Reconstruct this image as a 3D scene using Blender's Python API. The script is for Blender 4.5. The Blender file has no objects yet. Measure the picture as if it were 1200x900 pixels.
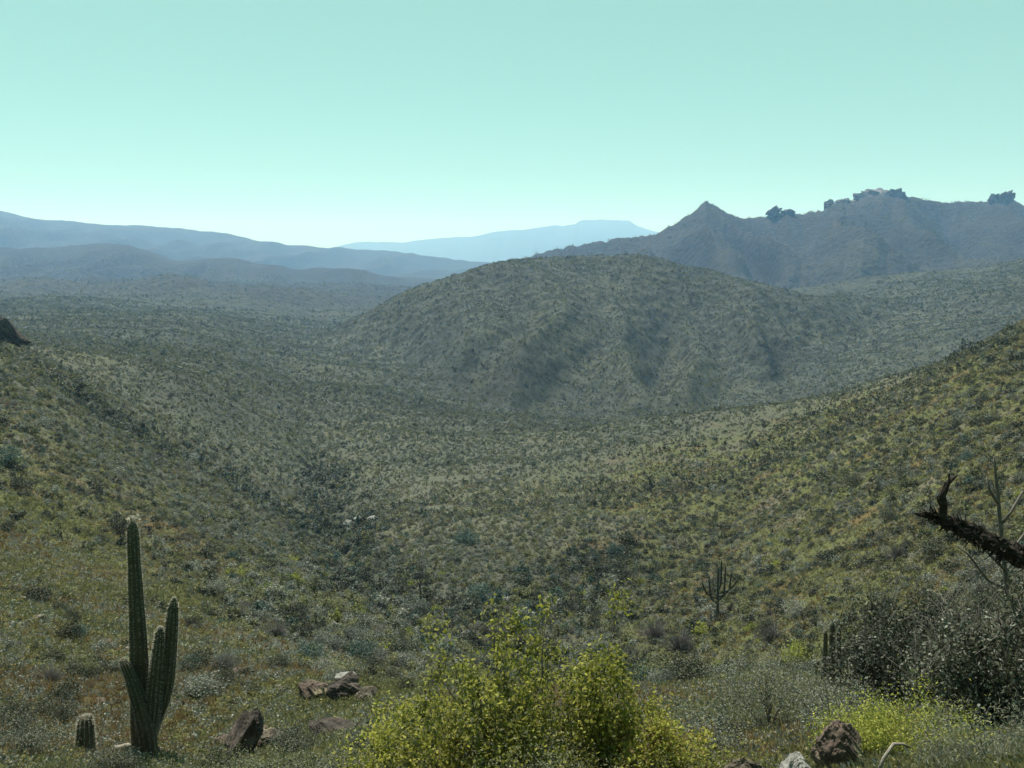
import bpy, bmesh, math, random
import numpy as np
from mathutils import Vector

R = math.radians
rng = np.random.default_rng(7)
random.seed(7)
scene = bpy.context.scene
col = scene.collection

# ------------------------------------------------------------------ camera
F = 940.0                       # focal length in pixels of the 1200 x 900 photograph
PITCH = R(9.07)                 # looking slightly down into the valley
cam_d = bpy.data.cameras.new('camera')
cam_d.sensor_width = 36.0
cam_d.lens = F / 1200.0 * 36.0
cam_d.clip_start = 0.1
cam_d.clip_end = 60000.0
cam = bpy.data.objects.new('camera', cam_d)
cam.location = (0, 0, 0)
cam.rotation_euler = (R(90) - PITCH, 0, 0)
col.objects.link(cam)
scene.camera = cam

# ------------------------------------------------------------------ sky and sun
SUN_EL, SUN_AZ = R(61), R(-22)  # azimuth from the view direction, negative = to the left
w = bpy.data.worlds.new('World')
scene.world = w
w.use_nodes = True
nt = w.node_tree
bg = nt.nodes['Background']
sky = nt.nodes.new('ShaderNodeTexSky')
sky.sky_type = 'NISHITA'
sky.sun_disc = False
sky.sun_elevation = SUN_EL
sky.sun_rotation = SUN_AZ
sky.altitude = 900
sky.air_density = 1.0
sky.dust_density = 0.8
sky.ozone_density = 0.6
tint = nt.nodes.new('ShaderNodeMix')
tint.data_type = 'RGBA'; tint.blend_type = 'MULTIPLY'
tint.inputs['Factor'].default_value = 1.0
tint.inputs[7].default_value = (0.71, 1.0, 0.59, 1)   # the photograph's mint white balance
nt.links.new(sky.outputs[0], tint.inputs[6])
mint_mix = nt.nodes.new('ShaderNodeMix')                   # constant mint colour mixed in to flatten the sky's gradient
mint_mix.data_type = 'RGBA'
mint_mix.inputs['Factor'].default_value = 0.55
mint_mix.inputs[7].default_value = (3.15, 5.85, 4.45, 1)
nt.links.new(tint.outputs[2], mint_mix.inputs[6])
nt.links.new(mint_mix.outputs[2], bg.inputs['Color'])
bg.inputs['Strength'].default_value = 0.069

sun_d = bpy.data.lights.new('sun', 'SUN')
sun_d.energy = 5.0
sun_d.angle = R(0.55)
sun_d.color = (1.0, 0.95, 0.86)
sun = bpy.data.objects.new('sun', sun_d)
sv = Vector((math.sin(SUN_AZ) * math.cos(SUN_EL), math.cos(SUN_AZ) * math.cos(SUN_EL), math.sin(SUN_EL)))
sun.rotation_euler = sv.to_track_quat('Z', 'Y').to_euler()
col.objects.link(sun)

vs = scene.view_settings
vs.view_transform = 'Standard'
vs.look = 'None'
vs.exposure = 0.85
vs.gamma = 1.0
scene.cycles.max_bounces = 6
scene.cycles.volume_bounces = 2
scene.cycles.use_denoising = True

HAZE_DENSITY = 1.6e-4
HAZE_COLOR = (0.23, 0.47, 0.84)      # short waves scatter most

# ------------------------------------------------------------------ small helpers
def tag(o, label=None, cat=None, group=None, kind=None):
    if label: o['label'] = label
    if cat: o['category'] = cat
    if group: o['group'] = group
    if kind: o['kind'] = kind
    return o

def empty(name, loc=(0, 0, 0), rz=0.0):
    o = bpy.data.objects.new(name, None)
    o.empty_display_size = 0.2
    o.location = loc
    o.rotation_euler = (0, 0, rz)
    col.objects.link(o)
    return o

def mesh_from(name, V, Fc, mats=(), smooth=False, fmat=None):
    me = bpy.data.meshes.new(name)
    V = np.asarray(V, dtype=np.float64)
    me.from_pydata(V.tolist(), [], Fc if isinstance(Fc, list) else Fc.tolist())
    for m in mats: me.materials.append(m)
    if smooth:
        me.polygons.foreach_set('use_smooth', np.ones(len(me.polygons), dtype=bool))
    if fmat is not None:
        me.polygons.foreach_set('material_index', np.asarray(fmat, dtype=np.int32))
    me.update()
    return me

def obj(name, me, parent=None, loc=None, rz=0.0, sc=None):
    o = bpy.data.objects.new(name, me)
    if parent is not None: o.parent = parent
    if loc is not None: o.location = loc
    o.rotation_euler = (0, 0, rz)
    if sc is not None: o.scale = (sc, sc, sc) if not hasattr(sc, '__len__') else sc
    col.objects.link(o)
    return o

class MB:
    """collects tubes and loose faces into one mesh"""
    def __init__(self): self.V = []; self.F = []
    def add(self, V, Fc):
        n = len(self.V)
        self.V.extend([tuple(v) for v in V])
        self.F.extend([tuple(int(i) + n for i in f) for f in Fc])
    def tube(self, path, radii, sides=6, cap=True):
        P = [Vector(p) for p in path]
        n0 = len(self.V)
        prev = None
        for i, p in enumerate(P):
            d = (P[min(i + 1, len(P) - 1)] - P[max(i - 1, 0)]).normalized()
            a = prev if prev is not None else (Vector((1, 0, 0)) if abs(d.x) < 0.8 else Vector((0, 1, 0)))
            a = (a - d * a.dot(d)).normalized(); b = d.cross(a); prev = a
            for k in range(sides):
                t = 2 * math.pi * k / sides
                q = p + (a * math.cos(t) + b * math.sin(t)) * radii[i]
                self.V.append((q.x, q.y, q.z))
        for i in range(len(P) - 1):
            for k in range(sides):
                k2 = (k + 1) % sides
                self.F.append((n0 + i * sides + k, n0 + i * sides + k2, n0 + (i + 1) * sides + k2, n0 + (i + 1) * sides + k))
        if cap:
            self.F.append(tuple(n0 + k for k in reversed(range(sides))))
            self.F.append(tuple(n0 + (len(P) - 1) * sides + k for k in range(sides)))
    def mesh(self, name, mat, smooth=True):
        return mesh_from(name, self.V, self.F, [mat], smooth)

# ------------------------------------------------------------------ noise
def _h(ix, iy, seed):
    h = (ix.astype(np.int64) * 374761393 + iy.astype(np.int64) * 668265263 + seed * 1442695041) & 0xFFFFFFFF
    h = ((h ^ (h >> 13)) * 1274126177) & 0xFFFFFFFF
    h = ((h ^ (h >> 15)) * 2246822519) & 0xFFFFFFFF
    return (h ^ (h >> 16)) & 0xFFFFFFFF

def noise(x, y, seed=0):
    xi = np.floor(x); yi = np.floor(y)
    fx = x - xi; fy = y - yi
    ux = fx * fx * fx * (fx * (fx * 6 - 15) + 10); uy = fy * fy * fy * (fy * (fy * 6 - 15) + 10)
    def g(ox, oy):
        a = _h(xi + ox, yi + oy, seed) * (2 * math.pi / 4294967296.0)
        return np.cos(a) * (fx - ox) + np.sin(a) * (fy - oy)
    return ((g(0, 0) * (1 - ux) + g(1, 0) * ux) * (1 - uy) + (g(0, 1) * (1 - ux) + g(1, 1) * ux) * uy) * 1.5

def sstep(a, b, x):
    t = np.clip((x - a) / (b - a), 0, 1)
    return t * t * (3 - 2 * t)

def pchip(x, y, xq):
    x = np.asarray(x, float); y = np.asarray(y, float)
    h = np.diff(x); d = np.diff(y) / h
    m = np.zeros_like(y)
    m[0] = d[0]; m[-1] = d[-1]
    for i in range(1, len(x) - 1):
        if d[i - 1] * d[i] > 0:
            w1 = 2 * h[i] + h[i - 1]; w2 = h[i] + 2 * h[i - 1]
            m[i] = (w1 + w2) / (w1 / d[i - 1] + w2 / d[i])
    xq = np.clip(xq, x[0], x[-1])
    k = np.clip(np.searchsorted(x, xq) - 1, 0, len(x) - 2)
    t = (xq - x[k]) / h[k]
    return (y[k] * (1 + 2 * t) * (1 - t) ** 2 + m[k] * h[k] * t * (1 - t) ** 2
            + y[k + 1] * t * t * (3 - 2 * t) + m[k + 1] * h[k] * t * t * (t - 1))

# ------------------------------------------------------------------ directions of photo pixels
CS, SN = math.cos(PITCH), math.sin(PITCH)
def dirs(px, py):
    px = np.asarray(px, float); py = np.asarray(py, float)
    dy = py - 450.0
    den = F * CS - dy * SN
    return (px - 600.0) / den, (-F * SN - dy * CS) / den      # x / Y , z / Y

# ------------------------------------------------------------------ the terrain
# profiles of the ground along eleven lines of sight: (distance in m, pixel row where the ground lies)
PROFILE = {
    -500: [(12, 800), (20, 660), (32, 560), (60, 460), (100, 380), (150, 330), (200, 310), (280, 370), (400, 385), (600, 368), (1000, 350), (1800, 338), (4000, 325), (13000, 318)],
    -200: [(12, 880), (20, 760), (32, 650), (60, 555), (100, 465), (150, 385), (180, 365), (240, 400), (400, 392), (600, 370), (1000, 350), (1800, 337), (4000, 325), (13000, 318)],
    0: [(5, 1050), (12, 915), (20, 815), (32, 705), (60, 605), (100, 500), (150, 412), (172, 398), (230, 405), (400, 393), (600, 370), (1000, 350), (1800, 337), (4000, 325), (13000, 318)],
    200: [(4.5, 1040), (12, 935), (17.5, 880), (25, 795), (40, 708), (66, 640), (100, 590), (150, 530), (210, 475), (270, 440), (340, 418), (430, 402), (600, 380), (1000, 356), (1800, 338), (4000, 325), (13000, 318)],
    400: [(4.2, 1030), (10, 925), (17, 860), (25, 800), (38, 742), (62, 690), (100, 645), (150, 600), (210, 555), (280, 510), (350, 470), (430, 442), (540, 426), (700, 408), (1000, 376), (1800, 341), (4000, 325), (13000, 318)],
    600: [(4, 1030), (7.5, 955), (15, 850), (30, 787), (48, 747), (75, 705), (110, 650), (150, 605), (210, 555), (290, 510), (370, 492), (440, 478), (520, 458), (640, 428), (1000, 375), (1800, 345), (4000, 325), (13000, 318)],
    800: [(4, 1010), (8, 920), (12, 862), (20, 812), (40, 772), (60, 738), (85, 690), (115, 640), (150, 590), (195, 535), (245, 490), (275, 484), (330, 512), (400, 492), (480, 472), (640, 425), (1000, 368), (1800, 342), (4000, 325), (13000, 318)],
    1000: [(4, 1000), (6.5, 915), (12, 840), (25, 775), (45, 712), (70, 642), (100, 580), (140, 522), (190, 472), (225, 450), (265, 480), (330, 495), (420, 475), (600, 425), (1000, 370), (1800, 342), (4000, 325), (13000, 318)],
    1200: [(4, 930), (8, 865), (15, 775), (25, 692), (45, 602), (70, 532), (110, 450), (150, 400), (190, 372), (235, 402), (300, 450), (420, 445), (600, 412), (1000, 366), (1800, 340), (4000, 325), (13000, 318)],
    1400: [(4, 900), (8, 800), (15, 695), (25, 605), (45, 520), (70, 450), (110, 378), (150, 326), (200, 296), (250, 330), (320, 400), (420, 430), (600, 402), (1000, 360), (1800, 340), (4000, 325), (13000, 318)],
    1700: [(4, 850), (8, 700), (15, 590), (25, 510), (45, 430), (70, 360), (110, 290), (150, 250), (210, 230), (270, 280), (340, 380), (420, 410), (600, 390), (1000, 360), (1800, 340), (4000, 325), (13000, 318)],
}
TG = np.linspace(math.log(2.0), math.log(13000.0), 700)
UG = np.linspace(-1.25, 1.25, 501)
_cu, _cs = [], []
for px_, pts in PROFILE.items():
    Y_ = np.array([p[0] for p in pts], float); py_ = np.array([p[1] for p in pts], float)
    u_, s_ = dirs(np.full(len(pts), px_), py_)
    z_ = s_ * Y_
    if Y_[0] > 3: 
        Y_ = np.concatenate([[2.0], Y_]); s_ = np.concatenate([[-1.85 / 2.0], s_]); u_ = np.concatenate([[u_[0]], u_])
    _cs.append(pchip(np.log(Y_), s_, TG)); _cu.append(pchip(np.log(Y_), u_, TG))
_cu = np.array(_cu); _cs = np.array(_cs)
STAB = np.stack([pchip(_cu[:, j], _cs[:, j], UG) for j in range(len(TG))], axis=1)   # [u, t]

def base_s(u, Y):
    t = np.clip((np.log(Y) - TG[0]) / (TG[1] - TG[0]), 0, len(TG) - 1.001)
    v = np.clip((u - UG[0]) / (UG[1] - UG[0]), 0, len(UG) - 1.001)
    i = v.astype(int); j = t.astype(int); a = v - i; b = t - j
    return (STAB[i, j] * (1 - a) + STAB[i + 1, j] * a) * (1 - b) + (STAB[i, j + 1] * (1 - a) + STAB[i + 1, j + 1] * a) * b

# ridges further off: skyline as pixels, distance of the crest, front and back slope, rounding, gully size
LAYERS = [
    dict(c=900, k=.10, kb=.12, r=90, gx=120, ga=.9, D=700, crest=[(-700, 350), (-300, 358), (0, 360), (110, 366), (200, 374), (270, 384), (330, 396), (420, 415)]),
    dict(c=1450, k=.11, kb=.14, r=90, gx=150, ga=1.0, D=900, crest=[(-700, 320), (-300, 326), (-60, 330), (40, 324), (120, 330), (190, 326), (260, 334), (330, 340), (400, 350), (520, 362)]),
    dict(c=780, k=.315, kb=.3, r=50, gx=140, ga=.75, D=720, crest=[(150, 520), (250, 470), (330, 425), (400, 384), (480, 342), (560, 315), (620, 303), (690, 297), (740, 296), (800, 310), (860, 324), (930, 336), (1000, 346), (1100, 362), (1300, 400)]),
    dict(c=1050, k=.13, kb=.2, r=80, gx=110, ga=.4, D=900, crest=[(760, 375), (860, 345), (950, 336), (1050, 324), (1130, 314), (1200, 303), (1300, 292), (1600, 280)]),
    dict(c=2000, k=.29, kb=.4, r=26, gx=210, ga=1.0, D=1400, crest=[(480, 345), (560, 320), (620, 301), (660, 291), (700, 282), (740, 271), (772, 264), (800, 247), (815, 236), (828, 226), (846, 236), (868, 247), (890, 251), (905, 246), (930, 247), (960, 247), (978, 238), (1000, 236), (1020, 229), (1050, 231), (1080, 233), (1110, 238), (1150, 233), (1178, 230), (1195, 235), (1230, 242), (1300, 236), (1500, 230), (1800, 240)]),
    dict(c=2600, k=.16, kb=.2, r=60, gx=220, ga=1.1, D=1500, crest=[(-700, 300), (-300, 285), (0, 292), (60, 289), (130, 284), (170, 290), (220, 302), (270, 304), (300, 309), (360, 320), (420, 318), (450, 326), (520, 334), (620, 345)]),
    dict(c=5000, k=.15, kb=.2, r=90, gx=380, ga=1.1, D=2600, crest=[(-700, 235), (-300, 243), (0, 250), (50, 256), (100, 259), (150, 264), (220, 268), (300, 279), (350, 287), (400, 291), (450, 292), (500, 296), (540, 303), (590, 312), (700, 325)]),
    dict(c=13000, k=.2, D=6000, kb=.2, r=40, gx=500, ga=.30, crest=[(250, 300), (380, 291), (430, 283), (470, 284), (500, 280), (560, 276), (575, 273), (600, 270), (640, 266), (672, 263), (680, 259), (735, 257), (748, 264), (790, 276), (850, 288), (1000, 300), (1400, 305)]),
]
for L in LAYERS:
    px_ = np.array([p[0] for p in L['crest']], float); py_ = np.array([p[1] for p in L['crest']], float)
    L['u'], L['s'] = dirs(px_, py_)

RAVINES = []          # (points, depth, half width) of stream beds cut into the valley
def height(x, y):
    x = np.asarray(x, float); y = np.asarray(y, float)
    Y = np.maximum(y, 2.0)
    u = np.clip(x / Y, -1.2, 1.2)
    z = base_s(u, Y) * Y
    for k, L in enumerate(LAYERS):
        c = L['c'] * (1 + 0.05 * noise(u * 6.0, u * 0 + 3.3, 40 + k))
        zc = c * pchip(L['u'], L['s'], u)
        if L['c'] == 2000: zc = zc + 5.0 * noise(u * 55, u * 0, 91) + 3.5 * noise(u * 150, u * 0, 92)
        d = np.abs(y - c)
        slope = np.where(y < c, L['k'], L['kb'])
        de = np.minimum(d, L['D'])
        fall = slope * (np.sqrt(d * d + L['r'] ** 2) - L['r'] - (de * de / (2 * L['D']) + np.maximum(d - L['D'], 0)) * .55)
        g = L['gx']
        wx = x + .35 * g * noise(x / g / 1.7, y / g / 1.7, 5 + k)
        rn = lambda a_, b_, sd_: np.sqrt(noise(a_, b_, sd_) ** 2 + .006)
        gul = rn(wx / g, y / (g * 3.6), 11 + k) + .5 * rn(wx / g * 2.3, y / (g * 2.0), 21 + k) + .10 * rn(wx / g * 5.1, y / (g * 1.6), 31 + k)
        zl = zc - fall - (gul - .31) * L['ga'] * slope * np.minimum(d, 1.4 * g) * 1.6
        edge = sstep(L['u'][0], L['u'][0] + .08, u) * sstep(L['u'][-1], L['u'][-1] - .08, u)
        zl = np.where(edge < 1, zl - (1 - edge) * 0.05 * L['c'], zl)
        kk = 0.012 * Y
        hh = np.maximum(kk - np.abs(z - zl), 0) / kk
        z = np.maximum(z, zl) + hh * hh * kk * 0.25
    for lam, a in ((0.7, .030), (2.1, .042), (6.5, .045), (19, .042), (57, .054), (171, .042), (520, .045)):
        wgt = sstep(1.2, 4.0, Y / lam) * sstep(240, 110, Y / lam)
        z = z + a * lam * wgt * noise(x / lam + 7.7, y / lam - 3.1, int(lam * 10))
    for pts, dep, hw in RAVINES:
        dmin = np.full(np.shape(x), 1e9)
        wx = x + 3.5 * noise(x / 15, y / 15, 95) * sstep(30, 80, Y); wy = y + 3.5 * noise(x / 15, y / 15, 96) * sstep(30, 80, Y)
        for (ax, ay), (bx, by) in zip(pts[:-1], pts[1:]):
            ex, ey = bx - ax, by - ay
            f = np.clip(((wx - ax) * ex + (wy - ay) * ey) / (ex * ex + ey * ey), 0, 1)
            dmin = np.minimum(dmin, np.hypot(wx - ax - f * ex, wy - ay - f * ey))
        z = z - dep * np.exp(-dmin / hw) * sstep(20, 45, Y)
    # level shelf the photographer stands on, also behind the camera
    f = sstep(2.6, 1.2, y)
    z = z * (1 - f) + (-1.66 + 0.05 * noise(x * 0.8, y * 0.8, 3)) * f
    return z

def first_hit(px, py, ymin=20.0):
    u, s_ = dirs(px, py)
    Yq = np.exp(np.linspace(math.log(ymin), math.log(2000), 3000))
    k = int(np.argmax(height(u * Yq, Yq) >= s_ * Yq))
    return (float(u * Yq[k]), float(Yq[k]))
_beds = [([(800, 775), (690, 742), (590, 712), (500, 690), (440, 645), (405, 605), (385, 560), (365, 500), (350, 450), (345, 420)], 6.0, 14.0),
         ([(405, 605), (300, 560), (200, 510), (110, 470)], 2.5, 12.0),
         ([(590, 712), (660, 660), (720, 640)], 2.5, 9.0)]
_beds = [([first_hit(*p) for p in pts], d_, w_) for pts, d_, w_ in _beds]
RAVINES += _beds
NU, NT = 760, 800
tt = np.concatenate([np.linspace(-14, 2.2, 24)[:-1] , np.exp(np.linspace(math.log(2.2), math.log(14500.0), NT))])
vv = np.linspace(-1, 1, NU); vv = 0.86 * vv + 0.34 * vv ** 3
def gx(v, y): return v * (np.maximum(y, 0) + 14.0)
VG, YG = np.meshgrid(vv, tt, indexing='xy')
XG = gx(VG, YG)
ZG = height(XG, YG)
verts = np.stack([XG, YG, ZG], axis=-1).reshape(-1, 3)
nr, nc = VG.shape
idx = np.arange(nr * nc).reshape(nr, nc)
quads = np.stack([idx[:-1, :-1], idx[:-1, 1:], idx[1:, 1:], idx[1:, :-1]], axis=-1).reshape(-1, 4)
gme = bpy.data.meshes.new('ground')
gme.vertices.add(len(verts)); gme.vertices.foreach_set('co', verts.ravel())
gme.loops.add(quads.size); gme.loops.foreach_set('vertex_index', quads.ravel().astype(np.int32))
gme.polygons.add(len(quads))
gme.polygons.foreach_set('loop_start', np.arange(0, quads.size, 4, dtype=np.int32))
gme.polygons.foreach_set('loop_total', np.full(len(quads), 4, dtype=np.int32))
gme.polygons.foreach_set('use_smooth', np.ones(len(quads), dtype=bool))
gme.update(); gme.validate()

def patch(x, y):
    """how green / open the ground is: 1 = herb-covered slope, 0 = grey scrub"""
    Y = np.maximum(y, 2.0); u = x / Y
    a = np.maximum(sstep(-0.28, -0.48, u - 0.02 * noise(x / 9, y / 9, 61)) * sstep(150, 60, Y),
                   sstep(-0.10, 0.20, u + 0.05 * noise(x / 16, y / 16, 63)) * (.6 + .4 * sstep(.0, .25, u)) * sstep(232, 185, Y))
    a = np.maximum(a, sstep(38, 24, Y))
    return np.clip(a + 0.35 * noise(x / 17, y / 17, 62), 0, 1)
att = gme.attributes.new('herb', 'FLOAT', 'POINT')
att.data.foreach_set('value', patch(XG, YG).ravel().astype(np.float32))
ground = tag(obj('ground', gme), kind='structure')

# sight line of the terrain, to leave out what hills hide
UB = np.linspace(-0.75, 0.75, 301)
YB = np.exp(TG)
_SB = height(UB[:, None] * YB[None, :], np.repeat(YB[None, :], len(UB), 0)) / YB[None, :]
RUNMAX = np.maximum.accumulate(_SB, axis=1)
def seen(x, y, z, margin=0.012):
    u = x / y; s = z / y
    i = np.clip(np.round((u - UB[0]) / (UB[1] - UB[0])).astype(int), 0, len(UB) - 1)
    j = np.clip(((np.log(y * 0.97) - TG[0]) / (TG[1] - TG[0])).astype(int), 0, len(TG) - 1)
    return s > RUNMAX[i, j] - margin

def at(px, py, ymin=3.0):
    """first ground point on the line of sight of a pixel"""
    u, s = dirs(px, py)
    Y = np.exp(np.linspace(math.log(ymin), math.log(12000), 6000))
    h = height(u * Y, Y)
    k = np.argmax(h >= s * Y)
    y = Y[k]
    return Vector((float(u * y), float(y), float(height(np.array([u * y]), np.array([y]))[0])))

def on(px, Y, py=700, dz=0.0):
    """ground point in a pixel column at a given distance"""
    u, _ = dirs(px, py)
    x = float(u) * Y
    return Vector((x, Y, float(height(np.array([x]), np.array([Y]))[0]) + dz))

def ray(px, py, Y):
    u, s = dirs(px, py)
    return Vector((float(u) * Y, Y, float(s) * Y))

# ------------------------------------------------------------------ materials
def new_mat(name):
    m = bpy.data.materials.new(name)
    m.use_nodes = True
    t = m.node_tree
    for n in list(t.nodes): t.nodes.remove(n)
    out = t.nodes.new('ShaderNodeOutputMaterial')
    return m, t, out
def N(t, kind, **kw):
    n = t.nodes.new(kind)
    for k, v in kw.items(): setattr(n, k, v)
    return n
def ramp(t, fac, stops):
    r = N(t, 'ShaderNodeValToRGB')
    el = r.color_ramp.elements
    while len(el) > 1: el.remove(el[-1])
    el[0].position = stops[0][0]; el[0].color = (*stops[0][1], 1)
    for p, c in stops[1:]:
        e = el.new(p); e.color = (*c, 1)
    t.links.new(fac, r.inputs[0])
    return r.outputs[0]
def mixc(t, fac, a, b, blend='MIX'):
    n = N(t, 'ShaderNodeMix', data_type='RGBA', blend_type=blend)
    for sock, v in ((n.inputs[0], fac), (n.inputs[6], a), (n.inputs[7], b)):
        if hasattr(v, 'is_linked'): t.links.new(v, sock)
        elif isinstance(v, (int, float)): sock.default_value = v
        else: sock.default_value = (*v, 1)
    return n.outputs[2]
def tnoise(t, vec, scale, detail=4.0, rough=0.55):
    n = N(t, 'ShaderNodeTexNoise')
    n.inputs['Scale'].default_value = scale; n.inputs['Detail'].default_value = detail; n.inputs['Roughness'].default_value = rough
    t.links.new(vec, n.inputs['Vector'])
    return n.outputs[0]

def ground_material():
    m, t, out = new_mat('hillside_ground')
    pos = N(t, 'ShaderNodeNewGeometry').outputs['Position']
    herb = N(t, 'ShaderNodeAttribute', attribute_name='herb').outputs['Fac']
    n1 = tnoise(t, pos, 0.09, 5)      # patches of ten metres
    n2 = tnoise(t, pos, 0.9, 6, .65)
    n3 = tnoise(t, pos, 9.0, 5, .7)
    n4 = tnoise(t, pos, 0.012, 6, .6)
    scrub = ramp(t, n2, [(.30, (.064, .068, .052)), (.46, (.088, .094, .072)), (.62, (.108, .113, .089)), (.75, (.145, .141, .115))])
    green = ramp(t, n1, [(.37, (.132, .100, .050)), (.45, (.098, .107, .044)), (.54, (.112, .120, .046)), (.62, (.122, .114, .084))])
    fine = ramp(t, n3, [(.30, (.38, .38, .36)), (.48, (.9, .9, .9)), (.58, (1.05, 1.05, 1)), (.74, (1.6, 1.55, 1.4))])
    base = mixc(t, herb, scrub, green)
    base = mixc(t, 1.0, base, fine, 'MULTIPLY')
    big = ramp(t, n4, [(.33, (.74, .74, .78)), (.5, (1, 1, 1)), (.66, (1.22, 1.16, 1.02))])
    base = mixc(t, 1.0, base, big, 'MULTIPLY')
    # bushes too far off to build, as dark dots on the far hills
    vor = N(t, 'ShaderNodeTexVoronoi'); vor.inputs['Scale'].default_value = 0.085
    t.links.new(pos, vor.inputs['Vector'])
    sep = N(t, 'ShaderNodeSeparateXYZ'); t.links.new(pos, sep.inputs[0])
    far = N(t, 'ShaderNodeMapRange'); far.inputs[1].default_value = 260; far.inputs[2].default_value = 620
    t.links.new(sep.outputs['Y'], far.inputs[0])
    n5 = tnoise(t, pos, 0.03, 4)
    dots = ramp(t, vor.outputs['Distance'], [(.25, (.45, .47, .47)), (.5, (1, 1, 1))])
    vor2 = N(t, 'ShaderNodeTexVoronoi'); vor2.inputs['Scale'].default_value = 0.30
    t.links.new(pos, vor2.inputs['Vector'])
    dots = mixc(t, 1.0, dots, ramp(t, vor2.outputs['Distance'], [(.22, (.42, .46, .44)), (.48, (1.05, 1.05, 1.05))]), 'MULTIPLY')
    dots = mixc(t, far.outputs[0], (1, 1, 1), dots)
    base = mixc(t, 1.0, base, dots, 'MULTIPLY')
    # beyond the valley the scrub closes over the soil; the tint's blue paints in haze
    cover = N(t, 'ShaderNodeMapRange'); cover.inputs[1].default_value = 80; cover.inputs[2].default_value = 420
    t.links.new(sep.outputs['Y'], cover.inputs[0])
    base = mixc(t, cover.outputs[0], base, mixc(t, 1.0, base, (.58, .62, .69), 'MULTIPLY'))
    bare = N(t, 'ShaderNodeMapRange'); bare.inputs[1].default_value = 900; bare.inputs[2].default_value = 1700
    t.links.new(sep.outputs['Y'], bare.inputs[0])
    base = mixc(t, bare.outputs[0], base, mixc(t, 1.0, base, (.54, .47, .57), 'MULTIPLY'))   # far slopes darker and more purple with distance
    bsdf = N(t, 'ShaderNodeBsdfPrincipled')
    bsdf.inputs['Roughness'].default_value = 0.95
    bsdf.inputs['Specular IOR Level'].default_value = 0.1
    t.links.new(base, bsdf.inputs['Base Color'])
    b1 = N(t, 'ShaderNodeBump'); b1.inputs['Strength'].default_value = 0.8; b1.inputs['Distance'].default_value = 0.22
    t.links.new(n3, b1.inputs['Height'])
    b2 = N(t, 'ShaderNodeBump'); b2.inputs['Strength'].default_value = 0.7; b2.inputs['Distance'].default_value = 3.5
    hgt = N(t, 'ShaderNodeMath', operation='MULTIPLY'); t.links.new(vor.outputs['Distance'], hgt.inputs[0]); 
    neg = N(t, 'ShaderNodeMath', operation='MULTIPLY'); neg.inputs[1].default_value = -1.0
    t.links.new(far.outputs[0], hgt.inputs[1]); t.links.new(hgt.outputs[0], neg.inputs[0])
    t.links.new(neg.outputs[0], b2.inputs['Height']); t.links.new(b1.outputs[0], b2.inputs['Normal'])
    t.links.new(b2.outputs[0], bsdf.inputs['Normal'])
    t.links.new(bsdf.outputs[0], out.inputs[0])
    return m
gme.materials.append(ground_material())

def leaf_material(name, c1, c2, translucent=0.35, spread=0.5, gloss=0.0):
    """c1..c2 vary from leaf to leaf and from plant to plant"""
    m, t, out = new_mat(name)
    isl = N(t, 'ShaderNodeNewGeometry').outputs['Random Per Island']
    rnd = N(t, 'ShaderNodeObjectInfo').outputs['Random']
    mx = N(t, 'ShaderNodeMath', operation='MULTIPLY_ADD'); mx.inputs[1].default_value = spread
    sc = N(t, 'ShaderNodeMath', operation='MULTIPLY'); sc.inputs[1].default_value = 1 - spread
    t.links.new(isl, mx.inputs[0]); t.links.new(rnd, sc.inputs[0]); t.links.new(sc.outputs[0], mx.inputs[2])
    c = ramp(t, mx.outputs[0], [(.05, tuple(v * .6 for v in c1)), (.35, c1), (.75, c2), (1.0, tuple(min(v * 1.35, .6) for v in c2))])
    d = N(t, 'ShaderNodeBsdfPrincipled'); d.inputs['Roughness'].default_value = .6; d.inputs['Specular IOR Level'].default_value = .12 + gloss
    tr = N(t, 'ShaderNodeBsdfTranslucent')
    ms = N(t, 'ShaderNodeMixShader'); ms.inputs[0].default_value = translucent
    t.links.new(c, d.inputs['Base Color']); t.links.new(c, tr.inputs[0])
    t.links.new(d.outputs[0], ms.inputs[1]); t.links.new(tr.outputs[0], ms.inputs[2])
    t.links.new(ms.outputs[0], out.inputs[0])
    return m

def rough_material(name, stops, scale=6.0, bump=0.03, detail=8, stretch=None, lichen=None):
    m, t, out = new_mat(name)
    co = N(t, 'ShaderNodeTexCoord').outputs['Object']
    if stretch:
        mp = N(t, 'ShaderNodeMapping'); mp.inputs['Scale'].default_value = stretch
        t.links.new(co, mp.inputs['Vector']); co = mp.outputs[0]
    n = tnoise(t, co, scale, detail, .65)
    c = ramp(t, n, stops)
    if lichen:
        l = ramp(t, tnoise(t, co, scale * .55, 6, .7), [(.56, (0, 0, 0)), (.63, (1, 1, 1))])
        c = mixc(t, l, c, lichen)
    b = N(t, 'ShaderNodeBump'); b.inputs['Strength'].default_value = .9; b.inputs['Distance'].default_value = bump
    t.links.new(n, b.inputs['Height'])
    d = N(t, 'ShaderNodeBsdfPrincipled'); d.inputs['Roughness'].default_value = .9; d.inputs['Specular IOR Level'].default_value = .15
    t.links.new(c, d.inputs['Base Color']); t.links.new(b.outputs[0], d.inputs['Normal'])
    t.links.new(d.outputs[0], out.inputs[0])
    return m

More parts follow.
